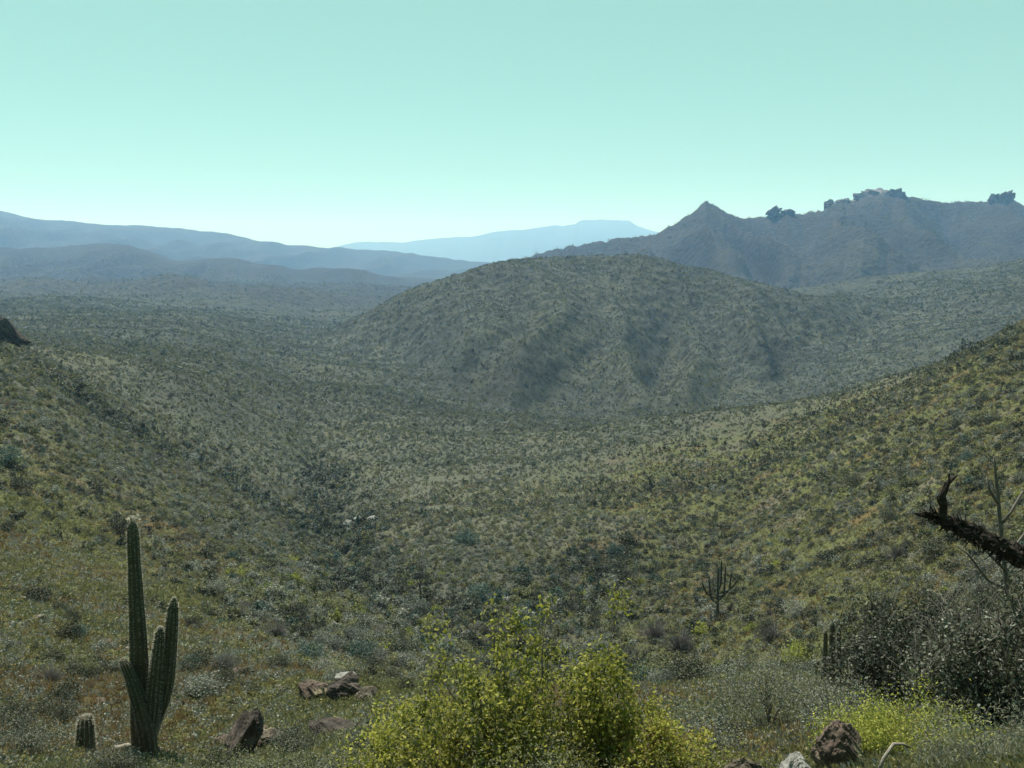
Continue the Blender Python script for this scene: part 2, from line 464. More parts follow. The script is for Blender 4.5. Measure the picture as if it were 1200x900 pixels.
def cactus_material():
    m, t, out = new_mat('cactus_skin')
    co = N(t, 'ShaderNodeTexCoord').outputs['Object']
    mp = N(t, 'ShaderNodeMapping'); mp.inputs['Scale'].default_value = (3, 3, .6); t.links.new(co, mp.inputs['Vector'])
    n = tnoise(t, mp.outputs[0], 3.0, 8, .65)
    c = ramp(t, n, [(.3, (.036, .038, .026)), (.55, (.066, .068, .046)), (.8, (.115, .106, .078))])
    sp = N(t, 'ShaderNodeSeparateXYZ'); t.links.new(co, sp.inputs[0])
    n2 = tnoise(t, co, 2.6, 6, .7)
    ad = N(t, 'ShaderNodeMath', operation='MULTIPLY_ADD'); ad.inputs[1].default_value = 2.6; t.links.new(n2, ad.inputs[0])
    ng_ = N(t, 'ShaderNodeMath', operation='MULTIPLY'); ng_.inputs[1].default_value = -.55; t.links.new(sp.outputs['Z'], ng_.inputs[0])
    t.links.new(ng_.outputs[0], ad.inputs[2])
    cork = ramp(t, ad.outputs[0], [(.55, (0, 0, 0)), (.95, (1, 1, 1))])
    c = mixc(t, cork, c, ramp(t, n, [(.35, (.055, .042, .030)), (.65, (.12, .095, .070))]))
    scar = ramp(t, tnoise(t, co, 7.0, 3, .5), [(.66, (0, 0, 0)), (.70, (1, 1, 1))])
    c = mixc(t, scar, c, (.14, .115, .085))
    b = N(t, 'ShaderNodeBump'); b.inputs['Strength'].default_value = .9; b.inputs['Distance'].default_value = .025; t.links.new(n2, b.inputs['Height'])
    d = N(t, 'ShaderNodeBsdfPrincipled'); d.inputs['Roughness'].default_value = .75; d.inputs['Specular IOR Level'].default_value = .2
    t.links.new(c, d.inputs['Base Color']); t.links.new(b.outputs[0], d.inputs['Normal']); t.links.new(d.outputs[0], out.inputs[0])
    return m

M = dict(
    yellow=leaf_material('yellow_leaves', (.235, .245, .048), (.43, .425, .088), .45),
    olive=leaf_material('olive_leaves', (.115, .126, .062), (.215, .215, .115), .32),
    grey=leaf_material('grey_green_leaves', (.130, .143, .122), (.228, .243, .210), .30),
    dark=leaf_material('dark_leaves', (.030, .036, .024), (.070, .078, .050), .22, gloss=.1),
    teal=leaf_material('blue_green_leaves', (0.033, 0.063, 0.057), (0.075, 0.117, 0.099), .22),
    fresh=leaf_material('fresh_green_leaves', (0.162, 0.189, 0.038), (0.304, 0.324, 0.070), .40),
    pale=leaf_material('pale_leaves', (0.168, 0.182, 0.119), (0.308, 0.315, 0.224), .35),
    brown=leaf_material('dry_leaves', (0.154, 0.105, 0.049), (0.266, 0.196, 0.098), .3),
    meadow=leaf_material('meadow_leaves', (.135, .132, .055), (.225, .215, .090), .35),
    flower=leaf_material('yellow_petals', (.45, .40, .05), (.55, .50, .10), .4),
    twig=rough_material('grey_twigs', [(.3, (.06, .053, .047)), (.7, (.15, .136, .122))], 14, .01),
    purple=leaf_material('purple_grey_twigs', (.135, .122, .120), (.235, .218, .210), .1),
    wood=rough_material('dead_wood', [(.3, (.13, .115, .095)), (.55, (.25, .23, .20)), (.75, (.36, .34, .30))], 5, .02, stretch=(6, 6, 1)),
    burnt=rough_material('dark_bark', [(.3, (.012, .010, .009)), (.55, (.032, .026, .022)), (.8, (.085, .068, .055))], 7, .05, stretch=(1, 5, 5)),
    rock_dark=rough_material('dark_rock', [(.3, (.022, .019, .017)), (.5, (.05, .042, .038)), (.72, (.13, .105, .092))], 2.2, .06),
    rock_red=rough_material('reddish_rock', [(.3, (.042, .033, .028)), (.5, (.088, .067, .056)), (.72, (.16, .128, .108))], 3.5, .04, lichen=(.24, .22, .13)),
    rock_pale=rough_material('pale_rock', [(.3, (.12, .117, .108)), (.52, (.22, .217, .205)), (.75, (.33, .33, .31))], 5, .05),
    rock_brown=rough_material('brown_rock', [(.3, (.046, .038, .030)), (.5, (.085, .071, .056)), (.75, (.15, .130, .106))], 4, .04, lichen=(.27, .26, .20)),
    rock_far=rough_material('weathered_rock', [(.3, (.07, .062, .066)), (.5, (.12, .106, .112)), (.75, (.19, .17, .175))], .05, 2.0),
    cactus=cactus_material(),
    spine=leaf_material('pale_spines', (.36, .35, .29), (.55, .53, .46), .5),
)

# ------------------------------------------------------------------ foliage shapes
def leaf_faces(P, size, aspect=0.5, up=0.0, seed=0):
    """one four-sided leaf at each point"""
    g = np.random.default_rng(seed)
    n = len(P)
    a = g.normal(size=(n, 3)); a[:, 2] += up; a /= np.linalg.norm(a, axis=1, keepdims=True)
    b = np.cross(a, g.normal(size=(n, 3))); b /= np.maximum(np.linalg.norm(b, axis=1, keepdims=True), 1e-6)
    s = (size * g.uniform(.6, 1.4, n))[:, None]
    V = np.stack([P - a * s * .5, P + b * s * aspect * .5 + a * s * .08, P + a * s * .5, P - b * s * aspect * .5 + a * s * .08], axis=1).reshape(-1, 3)
    Fc = np.arange(4 * n).reshape(n, 4)
    return V, Fc

def dome_points(n, rx, ry, h, clumps, spread, seed, hollow=0.35, flat=0.15, spikes=0.0):
    """points gathered in clumps through an uneven dome"""
    g = np.random.default_rng(seed)
    th = g.uniform(0, 2 * np.pi, clumps); r = np.sqrt(g.uniform(hollow ** 2, 1, clumps))
    el = np.arcsin(g.uniform(flat - .1, 1, clumps))
    top = 1 + spikes * g.uniform(-.3, 1, clumps) ** 3
    C = np.stack([rx * r * np.cos(th) * np.cos(el), ry * r * np.sin(th) * np.cos(el), h * (.12 + .80 * r * np.sin(el) * top)], 1)
    C *= (1 + .14 * g.normal(size=(clumps, 1)))
    wgt = g.uniform(.4, 1.6, clumps); wgt /= wgt.sum()
    k = g.choice(clumps, n, p=wgt)
    sp = spread * g.uniform(.7, 1.4, clumps)
    P = C[k] + g.normal(size=(n, 3)) * sp[k][:, None] * np.array([1, 1, 1.1 + 1.2 * spikes])
    P[:, 2] = np.maximum(P[:, 2], .02 * h)
    return P, C

def twigs(mb, roots, tips, r0=.012, seed=0, sag=.15, sides=4, segs=4):
    g = random.Random(seed)
    for a, b in zip(roots, tips):
        a = Vector(a); b = Vector(b)
        L = (b - a).length
        path = []
        for i in range(segs + 1):
            f = i / segs
            p = a.lerp(b, f)
            j = .06 * L * math.sin(math.pi * f)
            path.append(p + Vector((g.uniform(-j, j), g.uniform(-j, j), sag * L * math.sin(math.pi * f) * .4)))
        mb.tube(path, [r0 * (1 - .75 * i / segs) for i in range(segs + 1)], sides)

def shrub(name, loc, rx, ry, h, leaves, size, mat, label, cat='shrub', group=None, clumps=60, spread=.12, seed=1, stems=14, rz=0.0,
          aspect=.5, up=.3, spikes=.2, second=None, frac=.2, bare=0, twig_r=.012, twig_mat='twig', hollow=.35):
    """a bush near enough to show its parts: foliage and branches"""
    root = empty(name, loc, rz)
    tag(root, label, cat, group)
    P, C = dome_points(leaves, rx, ry, h, clumps, spread, seed, spikes=spikes, hollow=hollow)
    V, Fc = leaf_faces(P, size, aspect, up, seed + 1)
    mats = [M[mat]] + ([M[second]] if second else [])
    fm = None
    if second:
        g = np.random.default_rng(seed + 9)
        fm = (g.uniform(size=len(Fc)) < frac).astype(int)
    obj('foliage', mesh_from(name + '_foliage', V, Fc, mats, fmat=fm), root)
    g = random.Random(seed)
    mb = MB()
    pick = [C[g.randrange(len(C))] for _ in range(stems)]
    twigs(mb, [(c[0] * .12, c[1] * .12, -.08) for c in pick], pick, twig_r, seed)
    for _ in range(bare):
        c = C[g.randrange(len(C))]
        d = Vector((g.uniform(-.5, .5), g.uniform(-.5, .5), g.uniform(.3, 1))).normalized() * h * g.uniform(.25, .5)
        twigs(mb, [c], [Vector(c) + d], twig_r * .45, g.randrange(999), sides=3)
    tag(obj('branches', mb.mesh(name + '_branches', M[twig_mat]), root), kind='stuff')
    return root

# ------------------------------------------------------------------ tall cactus
def cactus_stem(path_px, Y, ribs=11, rows=46, seed=0, spine_len=.035, spines=3):
    """ribbed column through (px, py, width px) at distance Y, relative to nothing (world points)"""
    K = np.array(path_px, float)
    s = np.linspace(0, 1, len(K)); q = np.linspace(0, 1, rows)
    px, py, wd = (np.interp(q, s, K[:, i]) for i in range(3))
    for arr in (px, py):                                  # soften the corners
        for _ in range(4): arr[1:-1] = .25 * arr[:-2] + .5 * arr[1:-1] + .25 * arr[2:]
    u, sl = dirs(px, py)
    C = np.stack([u * Y, np.full(rows, Y), sl * Y], 1)
    rad = wd * .5 * Y / F
    # round the tip
    tip = np.linspace(0, 1, rows); m = tip > .93
    rad = rad.copy(); rad[m] *= np.sqrt(np.clip(1 - ((tip[m] - .93) / .07) ** 2, 0.02, 1))
    g = np.random.default_rng(seed)
    rad *= 1 + .03 * np.interp(np.arange(rows), np.arange(0, rows + 4, 4), g.normal(size=len(np.arange(0, rows + 4, 4))))
    T = np.gradient(C, axis=0); T /= np.linalg.norm(T, axis=1, keepdims=True)
    A = np.cross(T, np.array([0, 1, 0])); A /= np.linalg.norm(A, axis=1, keepdims=True)
    B = np.cross(T, A)
    ns = ribs * 4
    th = np.linspace(0, 2 * np.pi, ns, endpoint=False)
    prof = 1 - .17 * np.abs(np.sin(th * ribs / 2)) ** .8 * 1.0
    prof = prof[::-1]
    V = C[:, None, :] + (A[:, None, :] * np.cos(th)[None, :, None] + B[:, None, :] * np.sin(th)[None, :, None]) * (rad[:, None] * prof[None, :])[:, :, None]
    idx = np.arange(rows * ns).reshape(rows, ns)
    Fc = np.stack([idx[:-1], np.roll(idx[:-1], -1, 1), np.roll(idx[1:], -1, 1), idx[1:]], -1).reshape(-1, 4).tolist()
    Fc.append(tuple(idx[-1]))
    # spines along the ribs
    crest = [k for k in range(ns) if prof[k] > .985]
    SV, SF = [], []
    for i in range(2, rows):
        for k in crest:
            for sub in range(2):
                f = g.uniform(); i2 = min(i + 1, rows - 1)
                p = V[i, k] * (1 - f) + V[i2, k] * f
                o = V[i, k] - C[i]; o = o / max(np.linalg.norm(o), 1e-6)
                for _ in range(spines):
                    d = o + g.normal(size=3) * .55; d /= np.linalg.norm(d)
                    e = np.cross(d, g.normal(size=3)); e /= np.linalg.norm(e)
                    n0 = len(SV); L = spine_len * g.uniform(.6, 1.3)
                    SV += [p - e * .0028, p + e * .0028, p + d * L]; SF.append((n0, n0 + 1, n0 + 2))
    return V.reshape(-1, 3), Fc, np.array(SV), SF, C

def cactus(name, base, stems, Y, label, cat='cactus', ribs=11, part_names=None, spine_len=.035, spines=3, rows=46, group=None, flower=False):
    root = empty(name, base)
    tag(root, label, cat, group)
    b = np.array(base)
    for i, st in enumerate(stems):
        V, Fc, SV, SF, C = cactus_stem(st, Y + (0, -.34, -.2, .02, .1, -.1, .15)[i % 7], ribs, rows, 31 + i, spine_len, spines)
        nm = part_names[i] if part_names else ('stem' if i == 0 else 'arm')
        o = obj(nm, mesh_from(name + '_' + nm, V - b, Fc, [M['cactus']], True), root)
        if len(SF): tag(obj('spines', mesh_from(name + '_spines', SV - b, SF, [M['spine']]), o), kind='stuff')
        if flower and i == 0:
            g = np.random.default_rng(5)
            P = C[-1] - b + g.normal(size=(22, 3)) * np.array([.08, .06, .03]) + np.array([.03, 0, .06])
            LV, LF = leaf_faces(P, .12, .5, .8, 3)
            obj('flower_buds', mesh_from(name + '_buds', LV, LF, [M['spine']]), o)
    return root

YC = 17.5
cb = on(166, YC, 870)
_, sbase = dirs(166, 878)
cactus('tall_cactus', cb, [
    [(166, 905, 20), (164, 850, 22), (163.5, 790, 23), (162, 745, 20), (159.5, 700, 17), (157, 650, 14.5), (155, 610, 12)],
    [(176, 890, 22), (172, 855, 21), (165, 830, 18), (157, 805, 15), (149, 785, 12), (143, 772, 9)],
    [(172, 880, 15), (177, 855, 17), (180, 830, 17), (182, 800, 17), (185, 768, 15), (188, 734, 10)],
    [(176, 870, 15), (182, 842, 17), (190, 822, 18), (195, 800, 19), (198, 770, 18), (201, 735, 16), (204, 700, 10)],
], YC, 'tall dark columnar cactus with three upright arms on the grassy slope', flower=True, spines=5, spine_len=.05)

yb = on(100, 16.5, 860)
cactus('young_cactus', yb, [[(100, 900, 20), (100, 885, 23), (100, 866, 23), (100, 850, 19), (100, 838, 15)]], 16.5,
       'short stubby young cactus with a pale spine fringe beside the tall cactus', ribs=12, rows=22, spine_len=.06, spines=6)

# candelabra cactus and a clump of short columns further down
def far_cactus(name, px, py, hpx, arms, label, w0=4.5):
    b = at(px, py, 20)
    Y = b.y
    st = [[(px, py + 6, w0), (px, py - hpx * .4, w0), (px + 1, py - hpx, w0 * .7)]]
    for dx, y0, y1 in arms:
        st.append([(px, py - hpx * y0, w0 * .7), (px + dx * .7, py - hpx * (y0 + .08), w0 * .75), (px + dx, py - hpx * (y0 + .2), w0 * .75), (px + dx * 1.15, py - hpx * y1, w0 * .55)])
    cactus(name, b, st, Y, label, ribs=8, rows=20, spine_len=.04, spines=1)
far_cactus('branching_cactus', 841, 722, 58, [(-9, .25, .85), (8, .3, 1.05), (14, .38, .9), (-16, .35, .7), (20, .45, .75), (4, .5, 1.15)],
           'many armed candelabra cactus standing on the valley floor below the green slope', 3.3)
for i, (px, hp, wd) in enumerate(((967, 34, 6), (975, 44, 8), (983, 38, 6))):
    b = on(px, 17 + .2 * i, 780)
    u, s = dirs(px, 770)
    # base pixel row from the ground itself
    pyb = 770
    for _ in range(20):
        uu, ss = dirs(px, pyb)
        pyb += (float(ss) - b.z / b.y) * 880
    cactus('column_cactus', b, [[(px, pyb + 6, wd), (px, pyb - hp * .5 - 15, wd * 1.05), (px + .5, 772 - hp, wd * .8)]], b.y,
           'short dark column cactus in a clump beside the large dark shrub', ribs=9, rows=20, spine_len=.03, spines=1, group='short column cacti beside the dark shrub')

# ------------------------------------------------------------------ rocks
def rock_mesh(name, rx, ry, rz, mat, seed, cuts=12, sub=5, rough=.09):
    bm = bmesh.new()
    bmesh.ops.create_icosphere(bm, subdivisions=sub, radius=1)
    V = np.array([v.co[:] for v in bm.verts])
    g = np.random.default_rng(seed)
    for _ in range(cuts):
        n = g.normal(size=3); n /= np.linalg.norm(n)
        lim = g.uniform(.52, .82)
        d = V @ n - lim
        V -= np.where(d > 0, d, 0)[:, None] * n * .93
    nn = noise(V[:, 0] * 2.2 + V[:, 2] * 1.3 + seed, V[:, 1] * 2.2 - V[:, 2] * 1.7, seed) * rough * 1.6 + \
         noise(V[:, 0] * 6 + V[:, 2] * 4, V[:, 1] * 6 - V[:, 2] * 5, seed + 3) * rough * .8 + \
         noise(V[:, 0] * 15 + V[:, 2] * 9, V[:, 1] * 15 - V[:, 2] * 13, seed + 5) * rough * .45
    V *= (1 + nn)[:, None]
    V = V / np.abs(V).max(0) * np.array([rx, ry, rz])
    for v, c in zip(bm.verts, V): v.co = c
    me = bpy.data.meshes.new(name); bm.to_mesh(me); bm.free()
    me.materials.append(M[mat])
    return me

def rock(name, loc, r, mat, seed, label, cat='rock', rz=0.0, tilt=(0, 0), sink=.25, group=None, cuts=20, sub=5, rough=.13):
    o = obj(name, rock_mesh(name, r[0], r[1], r[2], mat, seed, cuts, sub, rough), None, Vector(loc) + Vector((0, 0, r[2] * (1 - 2 * sink))), rz)
    o.rotation_euler = (tilt[0], tilt[1], rz)
    return tag(o, label, cat, group)

def px2m(px, Y): return px * Y / F

rock('boulder', on(286, 16.5, 830), (.34, .45, .66), 'rock_dark', 3, 'large dark upright boulder on the slope by the tall cactus', 'boulder', .3, (0, .62), .14)
rock('rock', on(318, 17.0, 825), (.38, .40, .26), 'rock_brown', 17, 'grey brown rock leaning against the large dark boulder', rz=.9, sink=.2)
rock('rock', on(366, 22.5, 800), (.50, .42, .34), 'rock_red', 5, 'reddish rock beside the pale topped boulder', rz=.3, sink=.15)
rock('boulder', on(402, 22.0, 800), (.62, .5, .46), 'rock_dark', 8, 'dark boulder with broken face above the yellow shrub', 'boulder', 1.1, (0, -.2), .15)
rock('rock', on(405, 22.4, 800, .52), (.36, .30, .14), 'rock_pale', 9, 'flat pale rock lying on top of a dark boulder', rz=.4, sink=.1)
rock('rock', on(428, 21.4, 800), (.34, .34, .27), 'rock_brown', 21, 'rounded brown rock at the end of the boulder row', rz=.2, sink=.2)
rock('rock', on(392, 17.3, 830), (.62, .5, .32), 'rock_dark', 12, 'low dark rock half buried left by the yellow shrub', rz=.2, sink=.3)
rock('rock', on(260, 18.4, 810), (.30, .26, .14), 'rock_red', 14, 'small reddish rock just above the large dark boulder', rz=.2, sink=.3)
rock('rock', on(300, 18.9, 800), (.38, .28, .16), 'rock_red', 15, 'flat reddish rock uphill of the large dark boulder', rz=1.2, sink=.3)
rock('rock', on(983, 6.9, 870), (.25, .24, .33), 'rock_red', 6, 'orange brown lichen covered rock under the fresh green herb', rz=.5, sink=.12)
for px, py, Yr, rr_, mt, sd, lab in ((934, 876, 6.0, (.155, .15, .22), 'rock_pale', 11, 'smooth pale grey rock beside the lichen covered rock'),
                                     (873, 879, 5.9, (.26, .2, .26), 'rock_brown', 13, 'pointed brown rock lying next to the pale grey rock')):
    p = ray(px, py, Yr); p.z -= rr_[2]
    o = obj('rock', rock_mesh('rock', *rr_, mt, sd, 13, 5, .10), None, p, .3 + sd)
    tag(o, lab, 'rock')
rock('rock', at(408, 618, 30), (1.1, .9, 1.0), 'rock_pale', 22, 'bright white boulder on the valley floor, tallest of its group', 'boulder', .6, (0, .3), .2)
rock('rock', at(421, 611, 30), (1.3, .9, .75), 'rock_pale', 23, 'flat pale boulder behind the tallest white boulder', 'boulder', .2, (0, 0), .2)
rock('rock', at(436, 610, 30), (1.2, .9, .7), 'rock_pale', 24, 'low pale boulder at the far end of the white group', 'boulder', .9, (0, 0), .2)
rock('rock', at(229, 540, 30), (1.3, .9, 1.1), 'rock_pale', 25, 'lone pale boulder among the scrub of the far left slope', 'boulder', .3, (0, .4), .2)
rock('rock', at(600, 703, 30), (1.1, .8, .28), 'rock_pale', 26, 'flat pale slab near the blue green bush on the valley floor', 'rock', .1, (0, 0), .2)
rock('rock', at(829, 790, 8), (.34, .3, .16), 'rock_pale', 27, 'pale rock among grey scrub downhill of the candelabra cactus', 'rock', .1, (0, 0), .3)
rock('rock', at(815, 793, 8), (.25, .2, .13), 'rock_pale', 28, 'smaller pale rock touching its bigger neighbour in grey scrub', 'rock', .8, (0, 0), .3)
rock('rock_outcrop', on(0, 168, 395, -1.0), (6.0, 5.0, 4.6), 'rock_dark', 31, 'dark rocky outcrop on the crest of the near grassy slope', 'outcrop', .4, (0, .25), .3, rough=.14)

# crags on the skyline of the far mountains
for px, py, wx, hx, sd in ((906, 244, 11, 7, 41), (924, 247, 10, 5, 47), (974, 231, 11, 18, 42), (990, 233, 12, 12, 43), (1024, 223, 20, 13, 44), (1046, 228, 16, 8, 48), (1178, 223, 8, 13, 45), (1167, 229, 10, 8, 46)):
    p = ray(px, py + hx * .78, 1985.0)
    hm = px2m(hx, 1985); wm = px2m(wx, 1985)
    o = obj('crag', rock_mesh('crag', wm * 1.15, wm * 1.0, hm * .95, 'rock_far', sd, 8, 4, .26), None, p, sd * .7)
    o.rotation_euler = (.5, .45, sd * .7)
    lab = {41: 'broad grey crag next to the pointed mountain peak', 47: 'low crag between the pointed peak and the taller crags', 42: 'tall narrow crag on the far mountain crest', 43: 'lower crag touching the tall narrow crag',
           44: 'highest broad crag on the far mountain crest', 48: 'low rounded crag on the shoulder of the highest crag', 45: 'isolated pointed crag at the end of the mountain crest', 46: 'small crag leaning on the isolated pointed crag'}[sd]
    tag(o, lab, 'crag')

# ------------------------------------------------------------------ dead wood
def dead_limb():
    # stands just outside the picture, one limb reaches in
    Y = 4.2
    base = Vector((3.45, Y + .1, float(height(np.array([3.45]), np.array([Y + .1]))[0])))
    root = empty('dead_tree', base)
    tag(root, 'charred dead tree limb reaching over the dark shrub', 'dead tree')
    mb = MB()
    g = random.Random(4)
    P = [base + Vector((0.02, 0, -.2)), base + Vector((0, 0, .3)), base + Vector((-.03, 0, .8)), base + Vector((.03, .02, 1.3)), base + Vector((.12, .05, 1.9))]
    Q = [P[0].lerp(P[1], f_) for f_ in (0, .5)] + [P[1 + i_].lerp(P[2 + i_], f_) for i_ in range(3) for f_ in (0, .2, .4, .6, .8)] + [P[4]]
    mb.tube([p - base + Vector((g.uniform(-.012, .012), g.uniform(-.012, .012), 0)) for p in Q], [(.2 - .14 * i_ / len(Q)) * g.uniform(.9, 1.1) for i_ in range(len(Q))], 14)
    mb.V = [(v[0] * g.uniform(.93, 1.07), v[1] * g.uniform(.93, 1.07), v[2] + g.uniform(-.02, .02)) for v in mb.V]
    obj('trunk', mb.mesh('dead_trunk', M['burnt'], False), root)
    K = [(1300, 704, 40), (1250, 678, 37), (1200, 654, 34), (1170, 640, 32), (1148, 629, 30), (1128, 620, 25), (1112, 613, 18), (1098, 607, 11), (1084, 604, 8), (1072, 602, 3)]
    n = 70
    q = np.linspace(0, len(K) - 1, n)
    Ka = np.array(K, float)
    px, py, wd = (np.interp(q, np.arange(len(K)), Ka[:, i]) for i in range(3))
    rg = np.random.default_rng(8)
    sides = 14
    V = []
    for i in range(n):
        c = ray(px[i], py[i], Y + .10 * (1 - i / n)) - base
        r = wd[i] * .5 * Y / F
        for k in range(sides):
            a = 2 * math.pi * k / sides
            rr = r * (1 + .28 * float(noise(np.array([k * .9]), np.array([i * .23]), 4)[0]) + .10 * rg.normal())
            # across the limb: down-right axis runs mostly along x
            V.append(c + Vector((-.35 * math.sin(a) * rr, math.cos(a) * rr, math.sin(a) * rr * .94)))
    Fc = []
    for i in range(n - 1):
        for k in range(sides):
            k2 = (k + 1) % sides
            Fc.append((i * sides + k, i * sides + k2, (i + 1) * sides + k2, (i + 1) * sides + k))
    Fc.append(tuple(range(sides))); Fc.append(tuple((n - 1) * sides + k for k in reversed(range(sides))))
    limb = obj('limb', mesh_from('dead_limb', V, Fc, [M['burnt']], False), root)
    # snapped branch standing up from it
    mb = MB()
    kn = ((1108, 614, 6.5), (1106, 605, 5.6), (1104, 597, 4.6), (1106, 589, 5.0), (1105, 581, 4.0), (1108, 573, 3.8), (1110, 566, 3.0), (1115, 561, 2.2), (1121, 557, .8))
    mb.tube([ray(x + g.uniform(-.8, .8), y, Y - .03 + g.uniform(-.01, .01)) - base for x, y, _ in kn], [px2m(v, Y) for _, _, v in kn], 9)
    mb.tube([ray(x, y, Y - .04) - base for x, y in ((1109, 572), (1112, 563), (1113, 555))], [px2m(v, Y) for v in (2.4, 1.4, .5)], 6)
    mb.tube([ray(x, y, Y - .04) - base for x, y in ((1105, 594), (1100, 588), (1098, 582))], [px2m(v, Y) for v in (2.4, 1.5, .5)], 6)
    mb.V = [(v[0] + g.uniform(-.004, .004), v[1] + g.uniform(-.004, .004), v[2] + g.uniform(-.004, .004)) for v in mb.V]
    obj('stub', mb.mesh('dead_stub', M['burnt'], False), limb)
    mb = MB()                                   # frayed bark
    for _ in range(420):
        f = g.uniform(.02, .86); i = int(f * (n - 1))
        c = ray(px[i], py[i], Y) - base; r = wd[i] * .5 * Y / F
        a_ = g.uniform(0, 6.283)
        o_ = Vector((-.35 * math.sin(a_), math.cos(a_), math.sin(a_) * .94))
        d = (o_ * g.uniform(.3, 1.0) + Vector((g.uniform(-1.6, .5), g.uniform(-.4, .4), g.uniform(-.5, .5)))).normalized()
        p = c + o_ * r * .88
        L_ = g.uniform(.02, .065)
        mb.tube([p, p + d * L_ * .5, p + d * L_ + Vector((0, 0, g.uniform(-.015, .01)))], [.0055, .004, .0012], 3)
    tag(obj('bark_shreds', mb.mesh('bark_shreds', M['burnt'], False), limb), kind='stuff')
dead_limb()

def branch_tree(mb, p, d, L, r, depth, g, curl=.25, up=.15, kids=3):
    path = [p]; q = Vector(p); dd = Vector(d)
    for i in range(4):
        dd = (dd + Vector((g.uniform(-curl, curl), g.uniform(-curl, curl), g.uniform(-curl, curl) + up * .4))).normalized()
        q = q + dd * L / 4; path.append(q.copy())
    mb.tube(path, [r, r * .85, r * .72, r * .6, r * .45], 5 if depth > 1 else 3)
    if depth > 0:
        for k in range(kids):
            j = g.choice((2, 3, 4)) if k else 4
            nd = (dd + Vector((g.uniform(-.9, .9), g.uniform(-.9, .9), g.uniform(-.2, .7)))).normalized()
            branch_tree(mb, path[j], nd, L * g.uniform(.55, .8), r * .5, depth - 1, g, curl, up, kids)

def snag(name, loc, h, r, label, seed, depth=3, lean=(0, 0), mat='twig', kids=3, cat='dead tree'):
    g = random.Random(seed)
    root = empty(name, loc); tag(root, label, cat)
    mb = MB()
    top = Vector((lean[0], lean[1], h * .42))
    mb.tube([Vector((0, 0, -.2)), Vector((0, 0, 0)), top * .5 + Vector((.03 * h, 0, 0)), top], [r * 1.25, r, r * .85, r * .7], 7)
    obj('trunk', mb.mesh(name + '_trunk', M[mat]), root)
    for k in range(4):
        mb = MB()
        a = k * 1.57 + g.uniform(-.5, .5)
        branch_tree(mb, top * g.uniform(.75, 1), Vector((math.cos(a) * .6, math.sin(a) * .6, .85)).normalized(), h * .34, r * .5, depth, g, kids=kids)
        obj('branch', mb.mesh(name + '_branch', M[mat]), root)
    return root
snag('bare_tree', at(492, 708, 25), 6.2, .17, 'leafless dark tree on the valley floor beyond the yellow shrub', 3)
snag('bare_tree', at(521, 728, 25), 4.0, .10, 'smaller leafless tree just downhill of the larger bare tree', 6)
snag('bare_tree', at(700, 690, 25), 4.5, .11, 'leafless tree with spreading twigs below the candelabra cactus slope', 12)
snag('bare_tree', at(835, 640, 25), 3.0, .07, 'thin leafless tree low on the green slope', 14)

snag('bare_shrub', on(1132, 10.4, 740), 2.1, .025, 'pale leafless twiggy shrub standing under the charred limb', 23, depth=3, mat='wood', kids=3, cat='shrub')
# pale dead sapling behind the limb, its twigs and sticks
b = on(1178, 10.6, 720)
root = empty('dead_sapling', b); tag(root, 'pale leafless sapling rising behind the charred limb', 'sapling')
mb = MB(); Y = 10.6
pth = [Vector((0, 0, -.1))] + [ray(x, y, Y) - b for x, y in ((1180, 690), (1176, 650), (1172, 610), (1169, 575), (1166, 545), (1165, 535))]
mb.tube(pth, [px2m(v, Y) for v in (3.2, 2.9, 2.6, 2.4, 2.0, 1.5, .7)], 7)
obj('trunk', mb.mesh('sapling_trunk', M['twig']), root)
for k, ptsx in enumerate((((1173, 615), (1185, 600), (1199, 575)), ((1176, 650), (1190, 640), (1206, 618)), ((1170, 590), (1160, 575), (1157, 560)), ((1178, 668), (1150, 640), (1128, 622)), ((1178, 690), (1158, 680), (1135, 650), (1122, 640)))):
    mb = MB(); mb.tube([ray(x, y, Y - .05 * k) - b for x, y in ptsx], [px2m(v, Y) for v in (2.2, 1.7, 1.3, .7)[:len(ptsx)]], 5)
    obj('branch', mb.mesh('sapling_branch', M['twig']), root)

def stick(pts, Y, w0, label, mat='wood'):
    b = ray(*pts[0], Y)
    mb = MB(); mb.tube([ray(x, y, Y + dz) - b for (x, y), dz in zip(pts, np.linspace(0, .15, len(pts)))], [px2m(w0 * (1 - .12 * i), Y) * .5 for i in range(len(pts))], 6)
    o = obj('dead_stick', mb.mesh('dead_stick', M[mat]), None, b)
    return tag(o, label, 'stick')
stick([(1027, 910), (1036, 888), (1047, 872), (1058, 872), (1066, 876)], 5.6, 6, 'bent pale dead stick arching out of the fresh green herb')
p = on(139, 17.0, 870); 
mb = MB(); mb.tube([Vector((-.35, 0, .0)), Vector((-.1, .02, .07)), Vector((.2, 0, .16)), Vector((.28, 0, .15))], [.05, .07, .075, .05], 8)
tag(obj('dead_log', mb.mesh('dead_log', M['wood']), None, p), 'short pale dead log lying at the foot of the tall cactus', 'log')
p = at(137, 720, 15)
mb = MB(); mb.tube([Vector((.05, 0, -.1)), Vector((0, 0, .25)), Vector((-.1, .0, .6))], [.05, .045, .02], 6)
tag(obj('dead_stick', mb.mesh('pale_post', M['wood']), None, p), 'pale upright dead stick on the grassy slope behind the tall cactus', 'stick')

